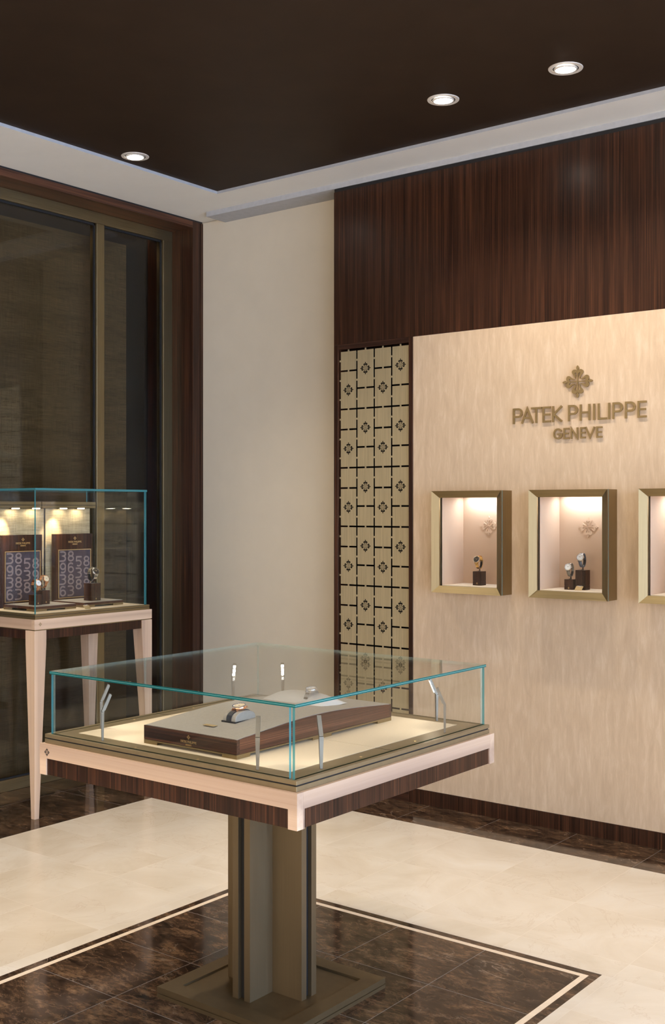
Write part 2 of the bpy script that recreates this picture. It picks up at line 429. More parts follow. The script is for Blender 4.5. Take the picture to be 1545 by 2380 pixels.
# cream field around the dark square
for (a, b_, c, d) in ((XL, XR, IY1, YA), (XL, XR, YF, IY0), (XL, IX0, IY0, IY1), (IX1, XR, IY0, IY1)):
    region(a, b_, c, d, xj, yj, 1, 3, 0.0010)
# dark square with a cream inlay line
w1, w2 = 0.031, 0.052
def ringq(x0, x1, y0, y1, w, mi):
    for (a, b_, c, d) in ((x0, x1, y0, y0+w), (x0, x1, y1-w, y1), (x0, x0+w, y0+w, y1-w), (x1-w, x1, y0+w, y1-w)):
        fl.poly([(a, c, 0), (b_, c, 0), (b_, d, 0), (a, d, 0)], mi, random.random())
ringq(IX0, IX1, IY0, IY1, w1, 0)
ringq(IX0+w1, IX1-w1, IY0+w1, IY1-w1, w2-w1, 4)
region(IX0+w2, IX1-w2, IY0+w2, IY1-w2, [-2.682, -2.328, -1.970], [3.03, 2.69, 2.357], 0, 2, 0.002)
fo = fl.build('floor', ['marble_dark', 'marble_cream', 'joint_dark', 'joint_cream', 'inlay_cream'], attr=True)
struct(fo)
for p in fo.data.polygons:
    pass

# ------------------------------------------------------------------ ceiling and soffit
c = MB()
XI, YI = -4.402, 4.622
c.box(XI-0.02, XR, YF, YI+0.02, Z2, Z2+0.08)
struct(c.build('ceiling', 'ceiling_brown'))
c = MB()
c.box(-5.30, XI, YF, 5.10, Z1, 3.40, side={'+x': 1}); c.box(XI, XR, YI, 5.10, Z1, 3.40, side={'-y': 1})
c.box(-4.72, XR, A, 5.08, 3.228, Z1, 1)
struct(c.build('trim_1', ['soffit_white', 'reveal_white'], label='white dropped border around the brown ceiling'))
# ------------------------------------------------------------------ back wall
wb = sroot('wall_back', (-3, A, 0))
BX(-5.2, -3.766, YW, 5.08, 0, 3.25).build('plaster_bay', 'white_plaster', wb, 'recessed pale plaster section')
m_ = MB()
m_.box(-3.766, XR, A, 5.08, 2.385, 3.208); m_.box(-3.766, -3.7625, A-0.0, 5.08, 0, 2.385)
m_.build('wood_panel', 'macassar_vertical', wb, 'dark striped wood panelling above the sign')
BX(-3.766, XR, A+0.004, 5.08, 3.209, 3.227).build('shadow_gap', 'dark_gap', wb)
# beige panel with openings for the niches
NX = [(-3.074, -2.684), (-2.537, -2.147), (-2.000, -1.610), (-1.463, -1.073)]
NZ0, NZ1 = 1.0905, 1.5905
p = MB(); xs = [-3.2535]
for a, b_ in NX: xs += [a+0.02, b_-0.02]
xs.append(XR)
for i in range(len(xs)-1):
    if i % 2 == 0: p.box(xs[i], xs[i+1], A, A+0.04, 0.074, 2.384)
    else:
        p.box(xs[i], xs[i+1], A, A+0.04, 0.074, NZ0+0.02); p.box(xs[i], xs[i+1], A, A+0.04, NZ1-0.02, 2.384)
p.build('silk_panel', 'silk_panel', wb, 'beige streaked feature panel carrying the sign')
BX(-3.2535, XR, 5.045, 5.08, 0, 2.385).build('backing', 'dark_gap', wb)
clean(wb)
struct(BX(-3.2535, XR, A-0.003, A+0.04, 0, 0.073).build('baseboard_back', 'macassar_vertical'))

# ------------------------------------------------------------------ left wall: wooden portal with the glazed window
wl = sroot('wall_left', (XB, 3, 0))
YJ, ZJ = 4.937, 3.206; XF = -5.08
w = MB()
w.box(-5.30, XB, YJ, 4.997, 0, 3.2455)                # jamb
w.box(-5.30, XB, 5.004, YW, 0, 3.2455)
w.build('jamb', 'macassar_vertical', wl, 'dark wooden jamb beside the plaster section')
w = MB(); w.box(-5.30, XB, YF, YJ, ZJ, 3.2455); w.build('header', 'macassar_along_y', wl)
w = MB(); w.box(-5.30, XB-0.006, YF, YW, 3.2455, Z1); w.box(-5.30, XB-0.006, 4.997, 5.004, 0, 3.2455); w.build('shadow_gap', 'dark_gap', wl)
w = MB(); w.box(-5.45, -5.40, YF, 5.10, 0, Z1); w.box(-5.40, -5.30, 5.0, 5.10, 0, Z1)
w.build('backing', 'window_void', wl)
clean(wl)
wn = sroot('window_1', (XF, 3, 0))
fz0, fz1 = 0.062, 3.143
f = MB(); f.box(XF-0.06, XF, YF, YJ, fz1, ZJ, side={}); f.box(XF-0.06, XF, YF, YJ, 0, fz0)
f.build('window_rail', 'bronze_y', wn, bevel=0.002)
ym = (4.338, 4.395)
for (a, b_) in ((4.861, YJ), ym, (2.9, 2.957), (1.46, 1.517), (0.02, 0.077), (YF, YF+0.06)):
    g = MB(); g.box(XF-0.06, XF, a, b_, fz0, fz1); g.build('window_stile', 'bronze_vertical', wn, bevel=0.002)
ed = [YF+0.06, 0.02, 0.077, 1.46, 1.517, 2.9, 2.957, 4.338, 4.395, 4.861]
for k in range(0, len(ed), 2):
    BX(XF-0.036, XF-0.028, ed[k], ed[k+1], fz0, fz1).build('window_pane', 'window_glass', wn)
g = MB()
for k in range(0, len(ed), 2):
    for (a, b_) in ((ed[k], ed[k]+0.008), (ed[k+1]-0.008, ed[k+1])): g.box(XF-0.026, XF-0.016, a, b_, fz0, fz1)
    g.box(XF-0.026, XF-0.016, ed[k], ed[k+1], fz1-0.012, fz1); g.box(XF-0.026, XF-0.016, ed[k], ed[k+1], fz0, fz0+0.008)
g.build('gasket', 'dark_gap', wn)
clean(wn)
bl = BX(-5.26, -5.257, YF, 4.72, 0.02, 3.11).build('blind_and_gap_sheet', 'linen_blind')
bl.location = (0, 0, 0)
tag(bl, 'brown linen blind hanging behind the tall window glass', 'blind')
gap_sheet = BX(-5.285, -5.282, 4.66, 4.83, 0.02, 3.10).build('blind_and_gap_sheet', 'window_void')  # black sheet painting the dark gap beside the linen, not a blind
tag(gap_sheet, 'narrow black sheet painted as the dark gap behind the right end of the window', 'blind')

# ------------------------------------------------------------------ the rest of the room, behind the camera
m_ = MB(); m_.box(XR, XR+0.1, YF, 5.1, 0, 0.10); m_.box(XR, XR+0.1, YF, 5.1, 3.0, 3.34)
for (a, b_) in ((YF, YF+0.5), (1.3, 1.55), (4.1, 5.1)): m_.box(XR, XR+0.1, a, b_, 0.10, 3.0)
struct(m_.build('wall_right', 'white_plaster'))
w2_ = sroot('window_2', (XR, 1, 0)); m_ = MB()
for (a, b_) in ((YF+0.5, 1.3), (1.55, 4.1)):
    m_.box(XR+0.02, XR+0.07, a, a+0.05, 0.1, 3.0); m_.box(XR+0.02, XR+0.07, b_-0.05, b_, 0.1, 3.0)
    m_.box(XR+0.02, XR+0.07, a+0.05, b_-0.05, 2.95, 3.0); m_.box(XR+0.02, XR+0.07, a+0.05, b_-0.05, 0.1, 0.15)
m_.build('window_frame', 'bronze_vertical', w2_)
for (a, b_) in ((YF+0.5, 1.3), (1.55, 4.1)):
    BX(XR+0.04, XR+0.048, a+0.05, b_-0.05, 0.15, 2.95).build('window_pane', 'clear_glass', w2_)
clean(w2_)
m_ = MB(); m_.box(-5.3, XR+0.1, YF-0.1, YF, 0, 0.10); m_.box(-5.3, XR+0.1, YF-0.1, YF, 3.05, 3.34)
for (a, b_) in ((-5.3, -4.2), (-1.5, -1.2), (1.6, XR+0.1)): m_.box(a, b_, YF-0.1, YF, 0.10, 3.05)
struct(m_.build('wall_front', 'white_plaster'))
w3_ = sroot('added_window_3', (-1.3, YF, 0)); m_ = MB()  # unseen front window, added to let warm fill light into the room
for (a, b_) in ((-4.2, -1.5), (-1.2, 1.6)):
    m_.box(a, a+0.05, YF-0.07, YF-0.02, 0.1, 3.05); m_.box(b_-0.05, b_, YF-0.07, YF-0.02, 0.1, 3.05)
    m_.box(a+0.05, b_-0.05, YF-0.07, YF-0.02, 3.0, 3.05); m_.box(a+0.05, b_-0.05, YF-0.07, YF-0.02, 0.1, 0.15)
m_.build('window_frame', 'bronze_vertical', w3_)
for (a, b_) in ((-4.2, -1.5), (-1.2, 1.6)): BX(a+0.05, b_-0.05, YF-0.048, YF-0.04, 0.15, 3.0).build('window_pane', 'clear_glass', w3_)
clean(w3_)

# ------------------------------------------------------------------ wall sign
sg = thing('wall_sign', 'bronze raised lettering with a cross emblem on the beige wall panel', 'sign', (-2.337, A, 1.826))
f_ = fr_y(A-0.003)
mb = MB(); emblem(mb, -2.337, 2.091, 0.0765, 0.0755, f_, 0.006); mb.build('emblem', 'sign_bronze', sg, tri=True)
for ch, a, b_ in PP:
    mb = MB(); k = (a)/0.669
    letter(mb, ch, -2.6735+a, -2.6735+b_, 1.909, 1.984, 0.0094, f_, 0.006); mb.build('letter', 'sign_bronze', sg)
for ch, a, b_ in GN:
    mb = MB(); letter(mb, ch, -2.4608+a, -2.4608+b_, 1.827, 1.879, 0.0078, f_, 0.006); mb.build('letter', 'sign_bronze', sg)
mb = MB()
for x in (-2.60, -2.45, -2.2, -2.05): mb.box(x-0.002, x+0.002, A-0.006, A, 1.93, 1.934)
clean(sg)

# ------------------------------------------------------------------ pierced metal screen in its wooden frame
sc = thing('metal_screen', 'tall pierced bronze screen with cross cut-outs in a dark wood frame', 'screen', (-3.507, A, 0))
SX0, SX1, SZ0, SZ1 = -3.7620, -3.2540, 0.0, 2.384
FX0, FX1, FZ1, FZ0 = -3.7350, -3.2790, 2.357, 0.115
BX(SX0, FX0, A-0.004, 5.0, SZ0, SZ1).build('frame_post', 'macassar_vertical', sc, bevel=0.0015)
BX(FX1, SX1, A-0.004, 5.0, SZ0, SZ1).build('frame_post', 'macassar_vertical', sc, bevel=0.0015)
BX(FX0, FX1, A-0.004, 5.0, FZ1, SZ1).build('frame_rail', 'macassar_along_x', sc, bevel=0.0015)
BX(FX0, FX1, A-0.004, 5.0, SZ0, FZ0).build('frame_rail', 'macassar_along_x', sc, bevel=0.0015)
BX(SX0, SX1, 5.0, 5.01, 0, 2.384).build('backing_panel', 'screen_cutout', sc)
PYF = 4.872
xc = [-3.7310, -3.6194, -3.5057, -3.3941, -3.2825]
full = [2.3505-0.3137*k for k in range(8)]
h = 0.0046; pl = MB(); T = 0.002
def plate(a, b_, c, d): pl.box(a, b_, PYF, PYF+T, c, d)
em = []
for ci in range(4):
    x0, x1 = xc[ci]+h, xc[ci+1]-h; xm = (x0+x1)/2
    for r_ in range(7):
        zt, zb = full[r_], full[r_+1]
        if ci % 2 == 0: ex = zt-0.1084; em.append((xm, zt-0.2111))
        else: ex = zb+0.1084; em.append((xm, zt-0.1027))
        plate(x0, x1, ex+h, zt-h); plate(x0, x1, zb+h, ex-h)
        for z in (ex, zt): plate(xm-0.0045, xm+0.0045, z-h, z+h)
    plate(xm-0.0045, xm+0.0045, full[7]-h*4, full[7]+h)
for x in xc:
    for r_ in range(7):
        for d in (0.054, 0.160, 0.262): plate(x-h, x+h, full[r_]-d-0.0048, full[r_]-d+0.0048)
pl.build('pierced_plate', 'screen_bronze', sc)
for (x, z) in em:
    mb = MB(); emblem(mb, x, z, 0.0345, 0.0335, fr_y(PYF), 0.0006, bar=0.016); mb.build('cross_cutout', 'screen_cutout', sc)
clean(sc)

# ------------------------------------------------------------------ watches, display blocks
def ell(t, ry, rz, cz): return (0, ry*math.cos(t), cz+rz*math.sin(t))
def make_watch(name, label, cat_group, metal, strap, dial, links=False, gems=False, org=(0, 0, 0), rz=0, scale=1.0, tilt=None):
    o = thing(name, label, 'watch', org, cat_group, rz)
    del o['_org']
    ry, rzz, W = 0.0225, 0.0300, 0.0155
    cz = rzz+0.001
    tc = R(155)                                   # the watch head sits front-top of the loop, facing -y
    # strap loop
    mb = MB(); t0, t1 = tc+R(33), tc+R(360-33)
    if links:
        n = 20
        for k in range(n):
            a0 = t0+(t1-t0)*(k+0.06)/n; a1 = t0+(t1-t0)*(k+0.94)/n
            for (wx0, wx1, th) in ((-0.5, -0.17, 0.0027), (-0.16, 0.16, 0.0033), (0.17, 0.5, 0.0027)):
                rings = []
                for a in (a0, a1):
                    y, z = ry*math.cos(a), cz+rzz*math.sin(a); yo, zo = (ry+th)*math.cos(a), cz+(rzz+th)*math.sin(a)
                    rings.append([(wx0*W, y, z), (wx1*W, y, z), (wx1*W, yo, zo), (wx0*W, yo, zo)])
                mb.loft(rings)
    else:
        n = 28; rings = []
        for k in range(n+1):
            a = t0+(t1-t0)*k/n; w = W*(1.12-0.28*math.sin(PI*k/n)); th = 0.0026
            y, z = ry*math.cos(a), cz+rzz*math.sin(a); yo, zo = (ry+th)*math.cos(a), cz+(rzz+th)*math.sin(a)
            rings.append([(-w/2, y, z), (w/2, y, z), (w/2, yo, zo), (-w/2, yo, zo)])
        mb.loft(rings)
    mb.build('bracelet' if links else 'strap', strap, o, smooth=not links)
    # head
    c0 = Vector((0, ry*math.cos(tc), cz+rzz*math.sin(tc)))
    nrm = Vector((0, math.cos(tc)*1.0, math.sin(tc)*0.9)).normalized()
    ex = Vector((1, 0, 0)); ez = nrm.cross(ex).normalized()
    if ez.z < 0: ez = -ez
    def P(a, b, d): return tuple(c0+ex*a+ez*b+nrm*d)
    def disc(prof, n=36):
        m2 = MB(); rings = [[P(r*math.cos(2*PI*k/n), r*math.sin(2*PI*k/n), d) for k in range(n)] for r, d in prof]
        return m2.loft(rings)
    rc = 0.0178
    disc([(rc*0.86, -0.002), (rc, 0.0), (rc, 0.005), (rc*0.93, 0.0072), (rc*0.90, 0.0076), (rc*0.82, 0.0064)]).build('case', metal, o, smooth=True)
    for sx in (-1, 1):
        for sz in (-1, 1):
            m2 = MB(); m2.loft([[P(sx*q+dx, sz*s2, d) for dx, d in ((-0.0016, 0.0045-dd), (0.0016, 0.0045-dd), (0.0016, -0.0005-dd), (-0.0016, -0.0005-dd))] for q, s2, dd in ((0.0082, 0.0135, 0), (0.0078, 0.0205, 0.0035))])
            m2.build('lug', metal, o)
    disc([(rc*0.83, 0.0060), (rc*0.83, 0.0067)]).build('dial', dial, o)
    m2 = MB(); mark = 'dial_dark' if dial != 'dial_dark' else 'gold_inlay'
    for k in range(12):
        a = 2*PI*k/12; r0, r1 = rc*0.62, rc*0.76; wd = 0.0005
        u = Vector((math.cos(a), math.sin(a))); v = Vector((-u.y, u.x))*wd
        m2.poly([P(*(u*r0+v), 0.0069), P(*(u*r1+v), 0.0069), P(*(u*r1-v), 0.0069), P(*(u*r0-v), 0.0069)])
    for ang, L_, wd in ((R(140), 0.52, 0.0007), (R(35), 0.7, 0.0005)):
        u = Vector((math.cos(ang), math.sin(ang))); v = Vector((-u.y, u.x))*wd
        m2.poly([P(*(v-u*0.002), 0.0071), P(*(u*rc*L_+v*0.5), 0.0071), P(*(u*rc*L_-v*0.5), 0.0071), P(*(-v-u*0.002), 0.0071)])
    m2.build('hands', mark, o)
    m2 = MB(); n = 12
    m2.loft([[P(rc+d, 0.0022*math.cos(2*PI*k/n), 0.0028+0.0022*math.sin(2*PI*k/n)) for k in range(n)] for d in (0, 0.003)])
    m2.build('crown', metal, o, smooth=False)
    if gems:
        m2 = MB(); n = 26
        for k in range(n):
            a = 2*PI*k/n; cx, cy = rc*0.93*math.cos(a), rc*0.93*math.sin(a); q = 0.0017
            m2.loft([[P(cx+q*s*math.cos(2*PI*j/6), cy+q*s*math.sin(2*PI*j/6), d) for j in range(6)] for s, d in ((1, 0.0068), (1.05, 0.0078), (0.5, 0.0092))])
        m2.build('gemstone_bezel', 'gemstone', o)
    o.scale = (scale,)*3
    return o
def make_block(label, x, y, z, w, hgt, rz, group, emb=True, cuff=True, face='-y'):
    o = thing('display_block', label, 'display block', (x, y, z), group, rz); del o['_org']
    g = 0.26 if hgt > 0.05 else 0.32
    zg = min(0.021, hgt*0.34)
    m2 = MB(); m2.box(-w/2, w/2, -w/2, w/2, 0, zg); m2.box(-w/2+0.0015, w/2-0.0015, -w/2+0.0015, w/2-0.0015, zg, zg+0.002)
    m2.box(-w/2, w/2, -w/2, w/2, zg+0.002, hgt); m2.build('block_body', 'macassar_vertical', o)
    if emb:
        m2 = MB(); emblem(m2, 0, zg/2, 0.0048, 0.0048, fr_y(-w/2), 0.0004); m2.build('emblem', 'gold_inlay', o)
    if cuff:
        m2 = MB()
        m2.loft([cyl_ring((0, -0.002, hgt), 0.0068, 14, 'z', 0), cyl_ring((0, -0.002, hgt), 0.0068, 14, 'z', 0.0025)])
        m2.box(-0.002, 0.002, 0.001, 0.005, hgt, hgt+0.014)
        n = 14; rings = []
        for k in range(n+1):
            a = R(215)+R(150)*k/n; cz = hgt+0.014+0.031
            rings.append([(-0.006, 0.0200*math.cos(a), cz+0.0285*math.sin(a)), (0.006, 0.0200*math.cos(a), cz+0.0285*math.sin(a)),
                          (0.006, 0.0215*math.cos(a), cz+0.0300*math.sin(a)), (-0.006, 0.0215*math.cos(a), cz+0.0300*math.sin(a))])
        m2.loft(rings)
        m2.build('watch_cuff', 'black_metal', o)
    return o
def name_card(label, x, y, z, rz, w=0.032, hh=0.022):
    o = thing('name_card', label, 'sign', (x, y, z), None, rz); del o['_org']
    m2 = MB(); s = math.sin(R(40)); c_ = math.cos(R(40))
    f2 = lambda a, b, d: (a, b*c_-d*s, b*s+d*c_+0.0005)
    m2.prism([(-w/2, 0), (w/2, 0), (w/2, hh), (-w/2, hh)], f2, 0.0015); m2.build('plate', 'card_gold', o)
    m2 = MB(); wordmark(m2, 0, hh*1.35, w*0.7, lambda a, b, d: f2(a, b, 0.0015+d), 0.0002, em=False)
    m2.build('lettering', 'dial_white', o)
    return o

# ------------------------------------------------------------------ wall niches
def make_niche(a, b_, label):
    o = thing('wall_showcase', label, 'showcase', (a, A, NZ0), 'bronze framed showcases set into the beige wall')
    YO = 4.755; bw = 0.033; YI2 = 4.776
    ix0, ix1, iz0, iz1 = a+bw, b_-bw, NZ0+bw, NZ1-bw
    m2 = MB()
    out = [(a, NZ0), (b_, NZ0), (b_, NZ1), (a, NZ1)]; inn = [(ix0, iz0), (ix1, iz0), (ix1, iz1), (ix0, iz1)]
    names = ['bottom', 'right', 'top', 'left']
    for k in range(4):
        j = (k+1) % 4; mi = 0 if k % 2 == 0 else 1
        m2.poly([(out[k][0], YO, out[k][1]), (out[j][0], YO, out[j][1]), (inn[j][0], YI2, inn[j][1]), (inn[k][0], YI2, inn[k][1])], mi)
        m2.poly([(inn[k][0], YI2, inn[k][1]), (inn[j][0], YI2, inn[j][1]), (inn[j][0], YI2+0.01, inn[j][1]), (inn[k][0], YI2+0.01, inn[k][1])], mi)
        m2.poly([(inn[k][0], YI2+0.01, inn[k][1]), (inn[j][0], YI2+0.01, inn[j][1]), (out[j][0], A, out[j][1]), (out[k][0], A, out[k][1])], mi)
    m2.build('front_frame', ['bronze_x', 'bronze_vertical'], o)
    m2 = MB()      # side shell with the fine joint behind the door frame
    yj_ = YO+0.013
    for (c0, d0) in ((YO, yj_-0.001), (yj_+0.0015, A+0.02)):
        for k in range(4):
            j = (k+1) % 4; mi = 0 if k % 2 == 0 else 1
            m2.poly([(out[k][0], c0, out[k][1]), (out[j][0], c0, out[j][1]), (out[j][0], d0, out[j][1]), (out[k][0], d0, out[k][1])], mi)
    m2.build('side_shell', ['bronze_x', 'bronze_vertical'], o)
    e = -0.0004; m2 = MB(); q = [(a+e, NZ0+e), (b_-e, NZ0+e), (b_-e, NZ1-e), (a+e, NZ1-e)]
    for k in range(4):
        j = (k+1) % 4
        m2.poly([(q[k][0], yj_-0.001, q[k][1]), (q[j][0], yj_-0.001, q[j][1]), (q[j][0], yj_+0.0018, q[j][1]), (q[k][0], yj_+0.0018, q[k][1])])
    m2.build('glass_joint', 'glass_edge_light', o)
    BX(ix0-0.006, ix1+0.006, 4.788, 4.794, iz0-0.006, iz1+0.006, side={'-x': 1, '+x': 1, '-z': 1, '+z': 1}).build('glass_pane', ['clear_glass', 'glass_edge'], o)
    yb = 4.998; l0, l1, u0, u1 = ix0+0.004, ix1+0.010, iz0+0.002, iz1+0.012
    m2 = MB()
    m2.poly([(l0, 4.797, u0), (l0, yb, u0), (l0, yb, u1), (l0, 4.797, u1)])
    m2.poly([(l1, 4.797, u0), (l1, yb, u0), (l1, yb, u1), (l1, 4.797, u1)])
    m2.poly([(l0, 4.797, u1), (l1, 4.797, u1), (l1, yb, u1), (l0, yb, u1)])
    m2.build('side_lining', 'niche_lining', o)
    bk = BX(l0, l1, yb, yb+0.004, u0, u1).build('back_panel', 'niche_lining', o)
    m2 = MB(); emblem(m2, a+0.186, 1.4175, 0.051, 0.051, fr_y(yb), 0.0028)
    m2.build('relief_emblem', 'niche_lining', bk, off=(a, A, NZ0))
    BX(l0, l1, 4.797, yb, u0-0.004, u0).build('base_shelf', 'niche_floor', o)
    m2 = MB(); m2.box(l0+0.02, l1-0.02, 4.945, 4.985, u1-0.006, u1-0.001, side={'-z': 1})
    m2.build('light_strip', ['fixture_white', 'led_cool'], o)
    L = bpy.data.lights.new('strip_light', 'AREA'); L.shape = 'RECTANGLE'; L.size = 0.24; L.size_y = 0.03; L.energy = NICHE_W; L.color = (0.86, 0.92, 1.0)
    lo = bpy.data.objects.new('strip_light', L); COL.objects.link(lo); lo.parent = o
    lo.location = Vector(((l0+l1)/2, 4.965, u1-0.008))-Vector((a, A, NZ0))
    return o
NICHE_W = 0.42
n1 = make_niche(*NX[0], 'bronze framed lit wall showcase holding a single gold watch')
n1['_org'] = (0, 0, 0); del n1['_org']
n2 = copy_tree(n1, (NX[1][0], A, NZ0), label='bronze framed lit wall showcase holding two white-dial watches')
n3 = copy_tree(n1, (NX[2][0], A, NZ0), label='bronze framed wall showcase cut off by the right picture edge')
SZ = NZ0+0.033+0.002
gB = 'small dark wooden watch blocks'
make_block('dark wooden block under the gold watch in the left wall showcase', -2.882, 4.894, SZ, 0.047, 0.069, 0, None)
make_watch('wristwatch', 'gold bracelet watch with dark dial in the left wall showcase', None, 'yellow_gold', 'yellow_gold', 'dial_dark', True, True, (-2.882, 4.892, SZ+0.069+0.014), 0, 1.0)
make_block('short dark wooden block at left in the two-watch wall showcase', -2.392, 4.896, SZ, 0.043, 0.048, 0, None)
make_watch('wristwatch', 'smaller white-dial watch on grey strap on the short block', None, 'steel', 'grey_leather', 'dial_white', False, True, (-2.392, 4.894, SZ+0.048+0.014), 0, 0.97)
make_block('tall dark wooden block at right in the two-watch wall showcase', -2.340, 4.915, SZ, 0.050, 0.092, 0, None, emb=False)
make_watch('wristwatch', 'white-dial watch on navy strap on the tall block', None, 'steel', 'navy_leather', 'dial_white', False, False, (-2.340, 4.913, SZ+0.092+0.014), 0, 1.02)
name_card('small gold card leaning before the blocks in the two-watch wall showcase', -2.338, 4.862, SZ, 0, 0.036, 0.026)

# ------------------------------------------------------------------ glass case helper
def pane_y(mb, x0, x1, y, t, z0, z1): mb.box(x0, x1, y, y+t, z0, z1, side={'-x': 1, '+x': 1, '+z': 1, '-z': 1})
def pane_x(mb, x, y0, y1, t, z0, z1): mb.box(x-t, x, y0, y1, z0, z1, side={'-y': 1, '+y': 1, '+z': 1, '-z': 1})

# ------------------------------------------------------------------ centre display table
TX0, TX1, TY0, TY1 = -2.828, -1.814, 2.192, 3.172
CX_, CY_ = -2.321, 2.682
dt = thing('display_table', 'square glass-topped display table on a bronze pedestal in mid room', 'table', (CX_, CY_, 0))
# base plate: two thin layers with a groove, raised rim, sunk centre
bx0, bx1, by0, by1 = -2.578, -2.062, 2.440, 2.925
m_ = MB(); m_.box(bx0, bx1, by0, by1, 0.0, 0.011); m_.box(bx0+0.004, bx1-0.004, by0+0.004, by1-0.004, 0.011, 0.015)
m_.box(bx0, bx1, by0, by1, 0.015, 0.026)
rr = 0.055
for (a, b_, c, d) in ((bx0, bx1, by0, by0+rr), (bx0, bx1, by1-rr, by1), (bx0, bx0+rr, by0+rr, by1-rr), (bx1-rr, bx1, by0+rr, by1-rr)):
    m_.box(a, b_, c, d, 0.026, 0.032)
m_.build('base_plate', 'plate_bronze', dt)
ZP = 0.695
px, py = -2.318, 2.676; g_ = 0.012; wq = 0.035; La, Lb = 0.150, 0.138
m_ = MB()
for s in (-1, 1):
    m_.box(px+s*g_, px+s*wq, py-Lb, py+Lb, 0.026, ZP)
    m_.box(px-La, px+La, py+s*g_, py+s*wq, 0.026, ZP)
m_.build('pedestal', 'pedestal_bronze', dt)
m_ = MB(); m_.box(px-g_, px+g_, py-Lb+0.014, py+Lb-0.014, 0.026, ZP); m_.box(px-La+0.014, px+La-0.014, py-g_, py+g_, 0.026, ZP)
m_.build('pedestal_core', 'dark_gap', dt)
# apron: wood set back slightly inside a maple frame
zb, zm, zt = 0.697, 0.7475, 0.790
cw = 0.030
m_ = MB(); i_ = 0.004
m_.box(TX0+cw, TX1-cw, TY0+i_, TY0+0.022, zb+0.001, zm-0.0012); m_.box(TX0+cw, TX1-cw, TY1-0.022, TY1-i_, zb+0.001, zm-0.0012)
m_.box(TX0+i_, TX0+0.022, TY0+cw, TY1-cw, zb+0.001, zm-0.0012); m_.box(TX1-0.022, TX1-i_, TY0+cw, TY1-cw, zb+0.001, zm-0.0012)
m_.build('apron', 'macassar_vertical', dt)
BX(TX0+0.02, TX1-0.02, TY0+0.02, TY1-0.02, zb, zm).build('table_core', 'black_metal', dt)
for (c, d) in ((TY0, TY0+0.024), (TY1-0.024, TY1)):
    a, b_ = TX0, TX1; m_ = MB()
    m_.prism([(a, zb), (a+cw, zb), (a+cw, zm), (b_-cw, zm), (b_-cw, zb), (b_, zb), (b_, zt), (a, zt)], lambda p_, q_, r_, c=c, d=d: (p_, d-r_, q_), d-c)
    m_.build('maple_rail', 'maple_x', dt)
for (a, b_) in ((TX0, TX0+0.024), (TX1-0.024, TX1)):
    c, d = TY0+0.0243, TY1-0.0243; cq = cw-0.0243; m_ = MB()
    m_.prism([(c, zb), (c+cq, zb), (c+cq, zm), (d-cq, zm), (d-cq, zb), (d, zb), (d, zt), (c, zt)], lambda p_, q_, r_, a=a, b_=b_: (a+r_, p_, q_), b_-a)
    m_.build('maple_rail', 'maple_y', dt)
BX(TX0+0.024, TX1-0.024, TY0+0.024, TY1-0.024, zm, zt-0.001).build('table_core', 'black_metal', dt)
e0, e1, e2, e3 = -2.818, -1.825, 2.203, 3.161
m_ = MB(); m_.box(e0, e1, e2, e3, 0.790, 0.8035); m_.box(e0, e1, e2, e3, 0.8070, 0.818)
m_.build('bronze_tray', 'deck_bronze', dt, bevel=0.001)
BX(e0+0.003, e1-0.003, e2+0.003, e3-0.003, 0.8035, 0.807).build('shadow_gap', 'dark_gap', dt)
FX0_, FX1_, FY0_, FY1_ = -2.742, -1.903, 2.270, 3.092
for (c, d) in ((FY0_, 2.652), (2.654, FY1_)):
    BX(FX0_, FX1_, c, d, 0.818, 0.8188).build('fabric_inlay', 'deck_fabric', dt)
for (a, b_) in ((FX1_, e1-0.012), (e0+0.012, FX0_)): BX(a, b_, 2.6505, 2.6525, 0.8178, 0.8184).build('deck_joint', 'dark_gap', dt)
for (x, y) in ((-1.866, 2.53), (-1.866, 2.80), (-2.45, 2.235), (-2.2, 2.235), (-2.780, 2.53), (-2.780, 2.8)):
    MB().loft([cyl_ring((x, y, 0.818), 0.0042, 12, 'z', 0), cyl_ring((x, y, 0.818), 0.0036, 12, 'z', 0.0008)]).build('deck_screw', 'gold_inlay', dt)
GX0, GX1, GY0, GY1 = -2.800, -1.838, 2.213, 3.152
GT0, GT1 = 1.0000, 1.0088
m_ = MB(); pane_x(m_, GX1, GY0, GY1, 0.008, 0.818, GT0); m_.build('glass_pane', ['clear_glass', 'glass_edge'], dt)
m_ = MB(); pane_x(m_, GX0+0.008, GY0+0.009, GY1, 0.008, 0.818, GT0); m_.build('glass_pane', ['clear_glass', 'glass_edge_painted_pale'], dt)
m_ = MB(); pane_y(m_, GX0+0.0, GX1-0.0195, GY0+0.0002, 0.008, 0.818, GT0); m_.build('glass_pane', ['clear_glass', 'glass_edge'], dt)
m_ = MB(); pane_y(m_, GX0+0.009, GX1-0.009, GY1-0.008, 0.008, 0.818, GT0); m_.build('glass_pane', ['clear_glass', 'glass_edge_painted_pale'], dt)
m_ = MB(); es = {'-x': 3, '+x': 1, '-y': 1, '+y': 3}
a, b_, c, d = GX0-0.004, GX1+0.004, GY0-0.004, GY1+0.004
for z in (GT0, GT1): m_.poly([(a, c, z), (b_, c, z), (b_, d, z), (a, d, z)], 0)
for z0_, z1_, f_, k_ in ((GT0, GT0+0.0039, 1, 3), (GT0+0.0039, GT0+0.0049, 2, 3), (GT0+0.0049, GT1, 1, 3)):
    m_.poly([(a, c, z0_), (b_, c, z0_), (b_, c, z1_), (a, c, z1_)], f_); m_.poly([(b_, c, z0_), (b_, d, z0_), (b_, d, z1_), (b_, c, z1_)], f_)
    m_.poly([(a, d, z0_), (b_, d, z0_), (b_, d, z1_), (a, d, z1_)], k_); m_.poly([(a, c, z0_), (a, d, z0_), (a, d, z1_), (a, c, z1_)], k_)
